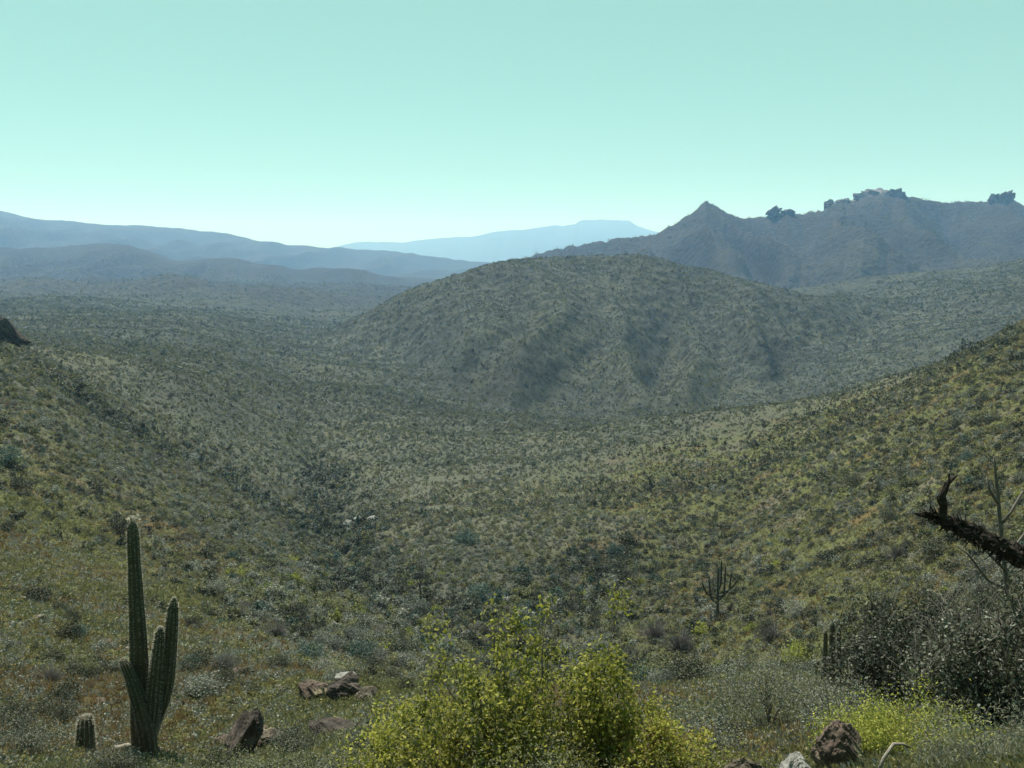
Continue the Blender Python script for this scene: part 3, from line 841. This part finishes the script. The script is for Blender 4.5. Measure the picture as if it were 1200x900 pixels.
# ------------------------------------------------------------------ near shrubs
Yy = 8.6
shrub('yellow_shrub', on(605, Yy, 850), 1.30, 1.0, 2.05, 23000, .056, 'yellow', 'big yellow green leafy shrub with upright leading shoots', clumps=190, spread=.075, seed=3, stems=50, spikes=.14, second='olive', frac=.34, twig_r=.016)
shrub('yellow_shrub', on(480, Yy + .5, 850), 0.75, .6, 1.35, 10500, .052, 'yellow', 'yellow shrub spreading low by the half buried dark rock', clumps=70, spread=.075, seed=5, stems=22, spikes=.2, second='olive', frac=.2)
shrub('yellow_shrub', on(775, Yy - .3, 850), 0.62, .55, .98, 6000, .050, 'yellow', 'small golden shrub beside a patch of grey scrub', clumps=50, spread=.07, seed=7, stems=16, spikes=.2, second='brown', frac=.2)
shrub('yellow_shrub', on(702, Yy + .3, 850), 0.52, .5, 2.15, 8000, .054, 'yellow', 'tall upright yellow shrub growing against the big yellow shrub', clumps=60, spread=.075, seed=9, stems=20, spikes=.15, second='olive', frac=.15)
shrub('dark_shrub', on(1072, 13.2, 770), 1.50, 1.1, 1.95, 27000, .060, 'dark', 'large dark green shrub behind the fresh green herb', clumps=130, spread=.13, seed=11, stems=40, spikes=.15, second='grey', frac=.24, bare=130, twig_r=.02)
shrub('dark_shrub', on(1178, 9.2, 780), 1.0, .8, 1.75, 20000, .050, 'dark', 'near black twiggy shrub under the charred limb', clumps=100, spread=.10, seed=13, stems=50, spikes=.1, second='grey', frac=.24, bare=240, twig_r=.02)
shrub('grey_shrub', on(905, 11.5, 830), 1.1, .8, 1.15, 12000, .032, 'grey', 'grey green low shrub uphill of the pale grey rock', clumps=90, spread=.1, seed=15, stems=30, second='olive', frac=.4, bare=20)
shrub('grey_shrub', on(985, 10.2, 830), .7, .7, .85, 5500, .030, 'grey', 'grey green shrub between the dark shrub and lichen rock', clumps=70, spread=.09, seed=16, stems=24, second='dark', frac=.4, bare=20)
shrub('green_herb', on(1060, 7.4, 850), .95, .5, .62, 9500, .028, 'fresh', 'bright fresh green herb clump with yellow flowers', 'herb', clumps=120, spread=.07, seed=17, stems=30, second='flower', frac=.05, spikes=.3, twig_r=.007, hollow=.2)
shrub('green_herb', on(1000, 8.0, 840), .42, .4, .52, 3500, .024, 'fresh', 'rounded lime green herb behind the lichen covered rock', 'herb', clumps=50, spread=.055, seed=18, stems=14, twig_r=.006)
shrub('pale_shrub', on(1170, 5.6, 880), .62, .4, .50, 5200, .034, 'pale', 'pale grey wispy shrub below the near black shrub', clumps=60, spread=.08, seed=19, stems=40, second='grey', frac=.4, aspect=.16, up=1.2, twig_r=.005, bare=40)
shrub('olive_shrub', on(300, 11.0, 890), .85, .6, .55, 6000, .030, 'olive', 'low olive herb mat below the large dark boulder', 'herb', clumps=90, spread=.09, seed=21, stems=20, second='grey', frac=.4, twig_r=.006)
shrub('olive_shrub', on(215, 12.0, 890), .8, .6, .42, 4500, .030, 'olive', 'low olive herb mat at the foot of the tall cactus', 'herb', clumps=80, spread=.09, seed=22, stems=20, second='grey', frac=.3, twig_r=.006)
shrub('grey_shrub', on(395, 10.2, 890), .8, .6, .62, 6000, .028, 'grey', 'grey leafed shrub beside the low spreading yellow shrub', clumps=80, spread=.09, seed=23, stems=24, second='olive', frac=.5, bare=15, twig_r=.007)
shrub('dark_shrub', on(640, 7.0, 890), .9, .5, .62, 6500, .028, 'dark', 'dark leafed shrub at the foot of the big yellow shrub', clumps=80, spread=.09, seed=24, stems=24, second='olive', frac=.45, twig_r=.008)
shrub('dark_shrub', on(28, 14.5, 860), .75, .6, .72, 5000, .032, 'dark', 'dark leafy shrub downhill of the young stubby cactus', clumps=70, spread=.1, seed=25, stems=20, second='grey', frac=.45)
shrub('olive_shrub', on(60, 12.6, 895), .8, .6, .40, 4200, .030, 'olive', 'low olive herb mat in front of the young stubby cactus', 'herb', clumps=70, spread=.09, seed=26, stems=16, second='fresh', frac=.15, twig_r=.006)
shrub('olive_shrub', on(840, 7.6, 880), .75, .5, .35, 4500, .026, 'olive', 'low yellowish herb mat behind the pointed brown rock', 'herb', clumps=70, spread=.08, seed=27, stems=16, second='yellow', frac=.45, twig_r=.005)

for i, (px, Yv, rx_, h_, mt, sec, lab) in enumerate((
        (128, 13.6, .55, .5, 'dark', 'grey', 'low dark scrub bush between the young cactus and the tall cactus'),
        (255, 14.6, .6, .5, 'dark', 'olive', 'dark low scrub bush growing against the large dark boulder'),
        (345, 14.8, .7, .55, 'dark', 'grey', 'dark grey scrub bush between the large boulder and half buried rock'),
        (440, 13.5, .65, .6, 'grey', 'dark', 'grey scrub bush between the half buried rock and yellow shrub'),
        (5, 16.8, .8, .75, 'dark', 'grey', 'dark scrub bush uphill of the young stubby cactus'),
        (62, 18.8, .6, .55, 'dark', 'grey', 'small dark scrub bush behind the young stubby cactus'),
        (330, 9.2, .7, .48, 'dark', 'grey', 'dark low scrub mat downhill of the large dark boulder'),
        (180, 10.2, .75, .42, 'dark', 'olive', 'dark low scrub mat downhill of the tall cactus'),
        (455, 7.6, .5, .42, 'dark', 'grey', 'dark scrub bush under the low spreading yellow shrub'),
        (820, 9.6, .8, .6, 'grey', 'dark', 'grey dark scrub bush beside the small golden shrub'))):
    shrub('scrub_bush', on(px, Yv, 860), rx_, rx_ * .8, h_, int(7500 * rx_), .034, mt, lab, 'bush', clumps=60, spread=.08, seed=60 + i, stems=24, second=sec, frac=.3, bare=25, twig_r=.008)

# ------------------------------------------------------------------ hillside plants: shapes shared by the single plants and the far scrub
def bush_proto(kind, seed, n, leaf):
    g = np.random.default_rng(seed)
    if kind == 'twig':
        V, Fc = [], []
        for i in range(n):
            a = g.uniform(0, 2 * np.pi); e = g.uniform(.25, 1.35); L = g.uniform(.25, 1.0) * (1 + .35 * math.sin(3 * a + seed) + .2 * math.sin(7 * a + 2 * e))
            d = np.array([np.cos(a) * np.cos(e), np.sin(a) * np.cos(e), np.sin(e)])
            p0 = d * L * g.uniform(.0, .45); p1 = d * L + g.normal(size=3) * .08
            s = np.cross(d, g.normal(size=3)); s /= np.linalg.norm(s)
            k = len(V); V += [p0 - s * leaf * .12, p0 + s * leaf * .12, p1 + s * .003, p1 - s * .003]; Fc.append((k, k + 1, k + 2, k + 3))
        V = np.array(V) * np.array([.62, .62, .85]); return V, np.array(Fc)
    P, C = dome_points(n, .5, .5, .8, max(8, n // 14), .085, seed, spikes=.15, hollow=.5)
    return leaf_faces(P, leaf, .7, .2, seed + 1)

KINDS = ['grey', 'olive', 'dark', 'teal', 'fresh', 'purple']
NEARP = {k: [bush_proto('twig' if k == 'purple' else 'leaf', 100 + 7 * i + j, 1700, .052) for j in range(2)] for i, k in enumerate(KINDS)}
MIDP = {k: [bush_proto('twig' if k == 'purple' else 'leaf', 200 + 7 * i + j, 260, .13) for j in range(3)] for i, k in enumerate(KINDS)}
FARP = {k: [bush_proto('twig' if k == 'purple' else 'leaf', 300 + 7 * i + j, 95, .19) for j in range(3)] for i, k in enumerate(KINDS)}

def stuff(name, protos, P, scale, mats, label, fmats=None):
    """one object: plants nobody could count, set out by geometry nodes from shapes stored in its own mesh"""
    V = []; Fc = []; tagv = []; fm = []; n = 0
    for k, (v, f) in enumerate(protos):
        V.append(v); Fc += [tuple(int(i) + n for i in q) for q in f]; tagv.append(np.full(len(v), k + 1)); n += len(v)
        fm += [fmats[k] if fmats else 0] * len(f)
    V.append(P); tagv.append(np.zeros(len(P), int))
    V = np.concatenate(V); tagv = np.concatenate(tagv)
    me = mesh_from(name, V, Fc, mats, fmat=fm)
    npz = len(V) - len(P)
    def attr(nm, ty, val):
        a = me.attributes.new(nm, ty, 'POINT')
        a.data.foreach_set('vector' if ty == 'FLOAT_VECTOR' else 'value', np.ascontiguousarray(val).ravel())
    attr('proto', 'INT', tagv.astype(np.int32))
    g = np.random.default_rng(len(P))
    rot = np.zeros((len(V), 3), np.float32); rot[:, 2] = g.uniform(0, 6.28, len(V)); rot[:, 0] = g.normal(size=len(V)) * .08; rot[:, 1] = g.normal(size=len(V)) * .08
    attr('turn', 'FLOAT_VECTOR', rot)
    sc = np.ones((len(V), 3), np.float32); sc[npz:] = scale
    attr('size', 'FLOAT_VECTOR', sc)
    attr('shape', 'INT', g.integers(0, len(protos), len(V)).astype(np.int32))
    o = obj(name, me); tag(o, label, kind='stuff'); 
    ng = bpy.data.node_groups.new(name, 'GeometryNodeTree')
    ng.interface.new_socket('Geometry', in_out='INPUT', socket_type='NodeSocketGeometry')
    ng.interface.new_socket('Geometry', in_out='OUTPUT', socket_type='NodeSocketGeometry')
    gi = ng.nodes.new('NodeGroupInput'); go = ng.nodes.new('NodeGroupOutput')
    def named(nm, ty):
        a = ng.nodes.new('GeometryNodeInputNamedAttribute'); a.data_type = ty; a.inputs['Name'].default_value = nm
        return a.outputs['Attribute']
    pr = named('proto', 'INT')
    def sep(k):
        c = ng.nodes.new('FunctionNodeCompare'); c.data_type = 'INT'; c.operation = 'EQUAL'
        ng.links.new(pr, c.inputs[2]); c.inputs[3].default_value = k
        s = ng.nodes.new('GeometryNodeSeparateGeometry'); s.domain = 'POINT'
        ng.links.new(gi.outputs[0], s.inputs['Geometry']); ng.links.new(c.outputs[0], s.inputs['Selection'])
        return s.outputs['Selection']
    join = ng.nodes.new('GeometryNodeJoinGeometry')
    for k in range(len(protos)):
        gt = ng.nodes.new('GeometryNodeGeometryToInstance')
        ng.links.new(sep(k + 1), gt.inputs[0]); ng.links.new(gt.outputs[0], join.inputs[0])
    ins = ng.nodes.new('GeometryNodeInstanceOnPoints')
    ng.links.new(sep(0), ins.inputs['Points']); ng.links.new(join.outputs[0], ins.inputs['Instance'])
    ins.inputs['Pick Instance'].default_value = True
    ng.links.new(named('shape', 'INT'), ins.inputs['Instance Index'])
    e2r = ng.nodes.new('FunctionNodeEulerToRotation'); ng.links.new(named('turn', 'FLOAT_VECTOR'), e2r.inputs[0])
    ng.links.new(e2r.outputs[0], ins.inputs['Rotation'])
    ng.links.new(named('size', 'FLOAT_VECTOR'), ins.inputs['Scale'])
    ng.links.new(ins.outputs[0], go.inputs[0])
    md = o.modifiers.new('scatter', 'NODES'); md.node_group = ng
    return o

# where the scrub grows
def sample(n, y0, y1, power, seed, umax=.76):
    g = np.random.default_rng(seed)
    a = 1 - power
    r = g.uniform(size=n)
    Y = (y0 ** a + r * (y1 ** a - y0 ** a)) ** (1 / a) if abs(a) > 1e-6 else y0 * (y1 / y0) ** r
    u = g.uniform(-umax, umax, n)
    return u * Y, Y
xs, ys = sample(46000, 22, 170, -0.3, 1)
x2, y2 = sample(98000, 150, 420, -0.2, 2)
x3, y3 = sample(70000, 420, 2300, 0.8, 3)
x4, y4 = sample(80000, 380, 950, -.1, 4)
X = np.concatenate([xs, x2, x3, x4]); Yp = np.concatenate([ys, y2, y3, y4])
g = np.random.default_rng(12)
hb = patch(X, Yp)
dens = 1 - (.72 + .22 * sstep(90, 50, Yp)) * hb * sstep(330, 200, Yp) * (1 - .35 * sstep(.1, .25, X / Yp))
dens *= sstep(-.55, .25, noise(X / 14, Yp / 14, 71) + .5 * noise(X / 45, Yp / 45, 72) + .25 + .3 * sstep(60, 130, Yp))
def bed_dist(x, y):
    dm = np.full(np.shape(x), 1e9)
    for pts, _, _ in RAVINES:
        for (ax, ay), (bx, by) in zip(pts[:-1], pts[1:]):
            ex, ey = bx - ax, by - ay
            f = np.clip(((x - ax) * ex + (y - ay) * ey) / (ex * ex + ey * ey), 0, 1)
            dm = np.minimum(dm, np.hypot(x - ax - f * ex, y - ay - f * ey))
    return dm
bed = sstep(14, 2, bed_dist(X, Yp) + 4 * noise(X / 9, Yp / 9, 97))
dens = np.maximum(dens, bed)
keep = g.uniform(size=len(X)) < dens
X, Yp, hb = X[keep], Yp[keep], hb[keep]
Z = height(X, Yp)
size = g.gamma(5, .2, len(X)) * np.interp(Yp, [20, 60, 200, 400, 1300, 2600], [.58, .66, .72, 1.05, 2.2, 4.0]) * .95
vis = seen(X, Yp, Z + size)
X, Yp, Z, size, hb = X[vis], Yp[vis], Z[vis], size[vis], hb[vis]
r = g.uniform(size=len(X)) + .25 * noise(X / 25, Yp / 25, 73)
kid = np.where(r < .40, 0, np.where(r < .70, 1, np.where(r < .82, 2, np.where(r < .86, 3, np.where(r < .89, 4, 5)))))
kid = np.where((kid == 4) & (Yp > 110), 2, kid)
bedk = sstep(14, 2, bed_dist(X, Yp) + 4 * noise(X / 9, Yp / 9, 97)) * sstep(330, 200, Yp)
size = size * (1 + .35 * bedk)
kid = np.where((bedk > .5) & (g.uniform(size=len(X)) < .42), np.where(g.uniform(size=len(X)) < .8, 2, 3), kid)
kid = np.where((hb > .5) & (g.uniform(size=len(X)) < .45), 2, kid)

# the ones that show largest stand singly
inframe = np.abs(X / Yp) < .66
app = np.where(inframe, size / Yp, 0)
order = np.argsort(-app)
NS = 285
single = np.zeros(len(X), bool); single[order[:NS]] = True
me_near = {k: [mesh_from(k + '_bush', v, f, [M[k]]) for v, f in NEARP[k]] for k in KINDS}
WORD = dict(grey='grey green', olive='olive green', dark='dark green', teal='blue green', fresh='yellow green', purple='leafless grey')
LANDMARKS = [(at(841, 722, 20), 'near the candelabra cactus'), (at(492, 708, 25), 'near the large bare tree'), (at(408, 622, 30), 'near the white boulders'), (at(975, 770, 15), 'near the short column cacti'),
             (on(402, 22.0, 800), 'near the boulder row'), (on(286, 16.5, 830), 'uphill of the large dark boulder'), (on(166, 17.5, 870), 'just behind the tall cactus'), (at(700, 690, 25), 'near the spreading bare tree'),
             (at(600, 703, 30), 'near the flat pale slab'), (at(829, 790, 8), 'near the paired pale rocks'), (on(0, 168, 395), 'below the dark rocky outcrop'), (at(835, 640, 25), 'near the thin bare tree'), (on(1055, 13.2, 770), 'behind the large dark shrub')]
def zone(x, y):
    d, nm = min(((p - Vector((x, y, p.z))).length, t) for p, t in LANDMARKS)
    if d < max(5.0, .16 * y): return nm
    u = x / y
    far = 'high' if y > 62 else 'low'
    if u < -.2: return f'{far} on the slope behind the tall cactus'
    if u > .25: return f'{far} on the slope behind the charred limb'
    return ('on the far' if y > 80 else 'on the near') + ' valley floor beyond the yellow shrub'
def place_bush(x, y, z, s, k, j=0, squash=1.0):
    o = obj(('leafless' if k == 'purple' else WORD[k].split()[0]) + '_bush', me_near[k][j % 2], None, (x, y, z - .04 * s), random.uniform(0, 6.28), (s, s, s * squash))
    zl = zone(x, y)
    big = 'tiny' if s < .7 else 'small' if s < 1.05 else 'medium sized' if s < 1.5 else 'large'
    shp = 'flat topped' if squash < .83 else 'rounded' if squash < .95 else 'upright'
    return tag(o, f'{big} {shp} {WORD[k]} bush {zl}', 'bush', f'{big} {shp} {WORD[k]} bushes {zl}')
for i in np.nonzero(single)[0]:
    place_bush(X[i], Yp[i], Z[i], float(size[i]), KINDS[kid[i]], int(i), random.uniform(.75, 1.05))
# bushes that can be picked out in the photograph
for px, py, wpx, k in ((45, 704, 36, 'dark'), (70, 716, 20, 'dark'), (85, 728, 26, 'dark'), (92, 748, 28, 'teal'), (118, 635, 16, 'dark'), (10, 620, 20, 'dark'),
                       (137, 675, 14, 'olive'), (224, 735, 22, 'dark'), (224, 785, 32, 'teal'), (303, 716, 26, 'purple'), (325, 746, 30, 'purple'), (365, 772, 36, 'teal'),
                       (386, 728, 22, 'dark'), (400, 752, 26, 'purple'), (420, 770, 34, 'teal'), (436, 785, 30, 'dark'), (118, 790, 30, 'dark'), (60, 800, 34, 'purple'), (75, 820, 40, 'dark'),
                       (560, 705, 36, 'teal'), (545, 637, 30, 'teal'), (720, 650, 24, 'teal'), (8, 545, 40, 'teal'), (25, 575, 30, 'dark'), (1095, 655, 40, 'dark'), (1040, 610, 26, 'dark'),
                       (1000, 570, 26, 'dark'), (1060, 560, 24, 'dark'), (1030, 520, 16, 'dark'), (1155, 470, 14, 'dark'), (1175, 440, 12, 'dark'), (1190, 400, 10, 'dark'), (1120, 500, 16, 'dark'), (1085, 470, 12, 'dark'), (1135, 540, 18, 'teal'),
                       (768, 747, 36, 'purple'), (798, 764, 40, 'purple'), (905, 752, 34, 'purple'), (935, 775, 40, 'fresh'), (585, 755, 36, 'purple'), (700, 770, 44, 'grey'), (745, 790, 40, 'dark')):
    p = at(px, py, 9)
    s = px2m(wpx, p.y)
    place_bush(p.x, p.y, p.z, s, k, px, .8)

rest = ~single
near_r = rest & (Yp < 150); mid_r = rest & (Yp >= 150)
for nm, sel, PR, lab in (('valley_scrub', near_r, MIDP, 'dense mixed grey green scrub covering the valley floor and slopes'),
                         ('hill_scrub', mid_r, FARP, 'dark scrub speckling the hills beyond the valley')):
    for ki, k in enumerate(KINDS):
        s2 = sel & (kid == ki)
        if s2.sum() == 0: continue
        sc = np.stack([size[s2], size[s2], size[s2] * g.uniform(.7, 1.05, s2.sum())], 1)
        P = np.stack([X[s2], Yp[s2], Z[s2] - .05 * size[s2]], 1)
        stuff(nm, PR[k], P, sc, [M[k]], lab.replace('mixed grey green', WORD[k]).replace('dark scrub', WORD[k] + ' scrub'))

# herbs and grass between the shrubs
def tuft_proto(seed, n=16, blade=True):
    g = np.random.default_rng(seed)
    V, Fc = [], []
    for i in range(n):
        a = g.uniform(0, 2 * np.pi); r0 = g.uniform(0, .25)
        p = np.array([np.cos(a) * r0, np.sin(a) * r0, 0]); lean = g.normal(size=3) * .28; lean[2] = 0
        L = g.uniform(.4, 1.0); s = np.array([-np.sin(a + 1), np.cos(a + 1), 0]) * .055
        k = len(V); V += [p - s, p + s, p + np.array([0, 0, L]) + lean]; Fc.append((k, k + 1, k + 2))
    if not blade:
        P = np.stack([g.normal(size=n * 2) * .28, g.normal(size=n * 2) * .28, g.uniform(.08, .55, n * 2)], 1)
        return leaf_faces(P, .24, .65, .2, seed)
    return np.array(V), np.array(Fc)
xg, yg = sample(190000, 2.6, 200, 0.75, 5)
_gs = np.random.default_rng(44)
xg = np.concatenate([xg, _gs.uniform(-9, 9, 9000)]); yg = np.concatenate([yg, _gs.uniform(.3, 8, 9000)])
hb2 = patch(xg, yg)
g = np.random.default_rng(33)
nn = noise(xg / 3.5, yg / 3.5, 81) + .6 * noise(xg / 11, yg / 11, 82)
kp = g.uniform(size=len(xg)) < (.35 + .65 * hb2) * sstep(-2.2, -.4, nn)
xg, yg, nn = xg[kp], yg[kp], nn[kp]
zg = height(xg, yg)
vs_ = seen(xg, yg, zg + .3) | (yg < 9)
xg, yg, zg, nn = xg[vs_], yg[vs_], zg[vs_], nn[vs_]
sz = g.uniform(.6, 1.4, len(xg)) * np.interp(yg, [4, 12, 40, 190], [.13, .20, .33, .62])
rr = .15 + .8 * g.uniform(size=len(xg)) + .85 * noise(xg / 8, yg / 8, 83)
rr = rr + .12 * sstep(34, 20, yg) * sstep(-.02, -.2, xg / yg)
for nm, lo, hi, mat, bl, lab in (('grass', -9, .26, 'olive', True, 'short olive grass growing over the near slopes'), ('herbs', .26, .58, 'meadow', False, 'low yellow green herbs covering the near slopes'),
                            ('grey_herbs', .58, .86, 'grey', False, 'low grey green herbs among the grass'), ('dry_grass', .86, 9, 'brown', True, 'dry brown grass patches on the near slopes')):
    s2 = (rr >= lo) & (rr < hi)
    P = np.stack([xg[s2], yg[s2], zg[s2] - .02], 1)
    stuff(nm, [tuft_proto(50 + i, 16, bl) for i in range(3)], P, np.repeat(sz[s2][:, None], 3, 1), [M[mat]], lab)

# loose stones
def stone_proto(seed):
    bm = bmesh.new(); bmesh.ops.create_icosphere(bm, subdivisions=1, radius=.5)
    V = np.array([v.co[:] for v in bm.verts]); Fc = np.array([[v.index for v in f.verts] for f in bm.faces]); bm.free()
    return V * (1 + .3 * np.random.default_rng(seed).normal(size=(len(V), 1))) * np.array([1, .8, .55]), Fc
xr, yr = sample(1500, 6, 220, 0.5, 9)
zr = height(xr, yr)
srr = g.gamma(2, .5, len(xr)) * np.interp(yr, [6, 30, 220], [.09, .22, .55])
stuff('stones', [stone_proto(i) for i in range(3)], np.stack([xr, yr, zr], 1), np.repeat(srr[:, None], 3, 1), [M['rock_brown'], M['rock_red']], 'loose brown and reddish stones scattered between the plants', [0, 1, 0])

# ------------------------------------------------------------------ haze over the whole valley
hm, t, out = new_mat('haze')
pv = t.nodes.new('ShaderNodeVolumePrincipled')
pv.inputs['Color'].default_value = (*HAZE_COLOR, 1)
pv.inputs['Absorption Color'].default_value = (1, 1, 1, 1)
pv.inputs['Density'].default_value = HAZE_DENSITY
pv.inputs['Anisotropy'].default_value = 0.2
t.links.new(pv.outputs[0], out.inputs['Volume'])
xm = float(np.abs(XG).max()) + 200
zlo = float(ZG.min()) - 1.0 - 5; zhi = float(ZG.max()) + 30
Vb = [(x, y, z) for z in (zlo, zhi) for y in (-40, 14800) for x in (-xm, xm)]
Fb = [(0, 2, 3, 1), (4, 5, 7, 6), (0, 1, 5, 4), (2, 6, 7, 3), (0, 4, 6, 2), (1, 3, 7, 5)]
haze = obj('haze', mesh_from('haze', Vb, Fb, [hm]))
tag(haze, 'pale blue haze filling the valley and veiling the far mountains', kind='stuff')
print('zrange', zlo, zhi, 'points', len(X), len(xg))
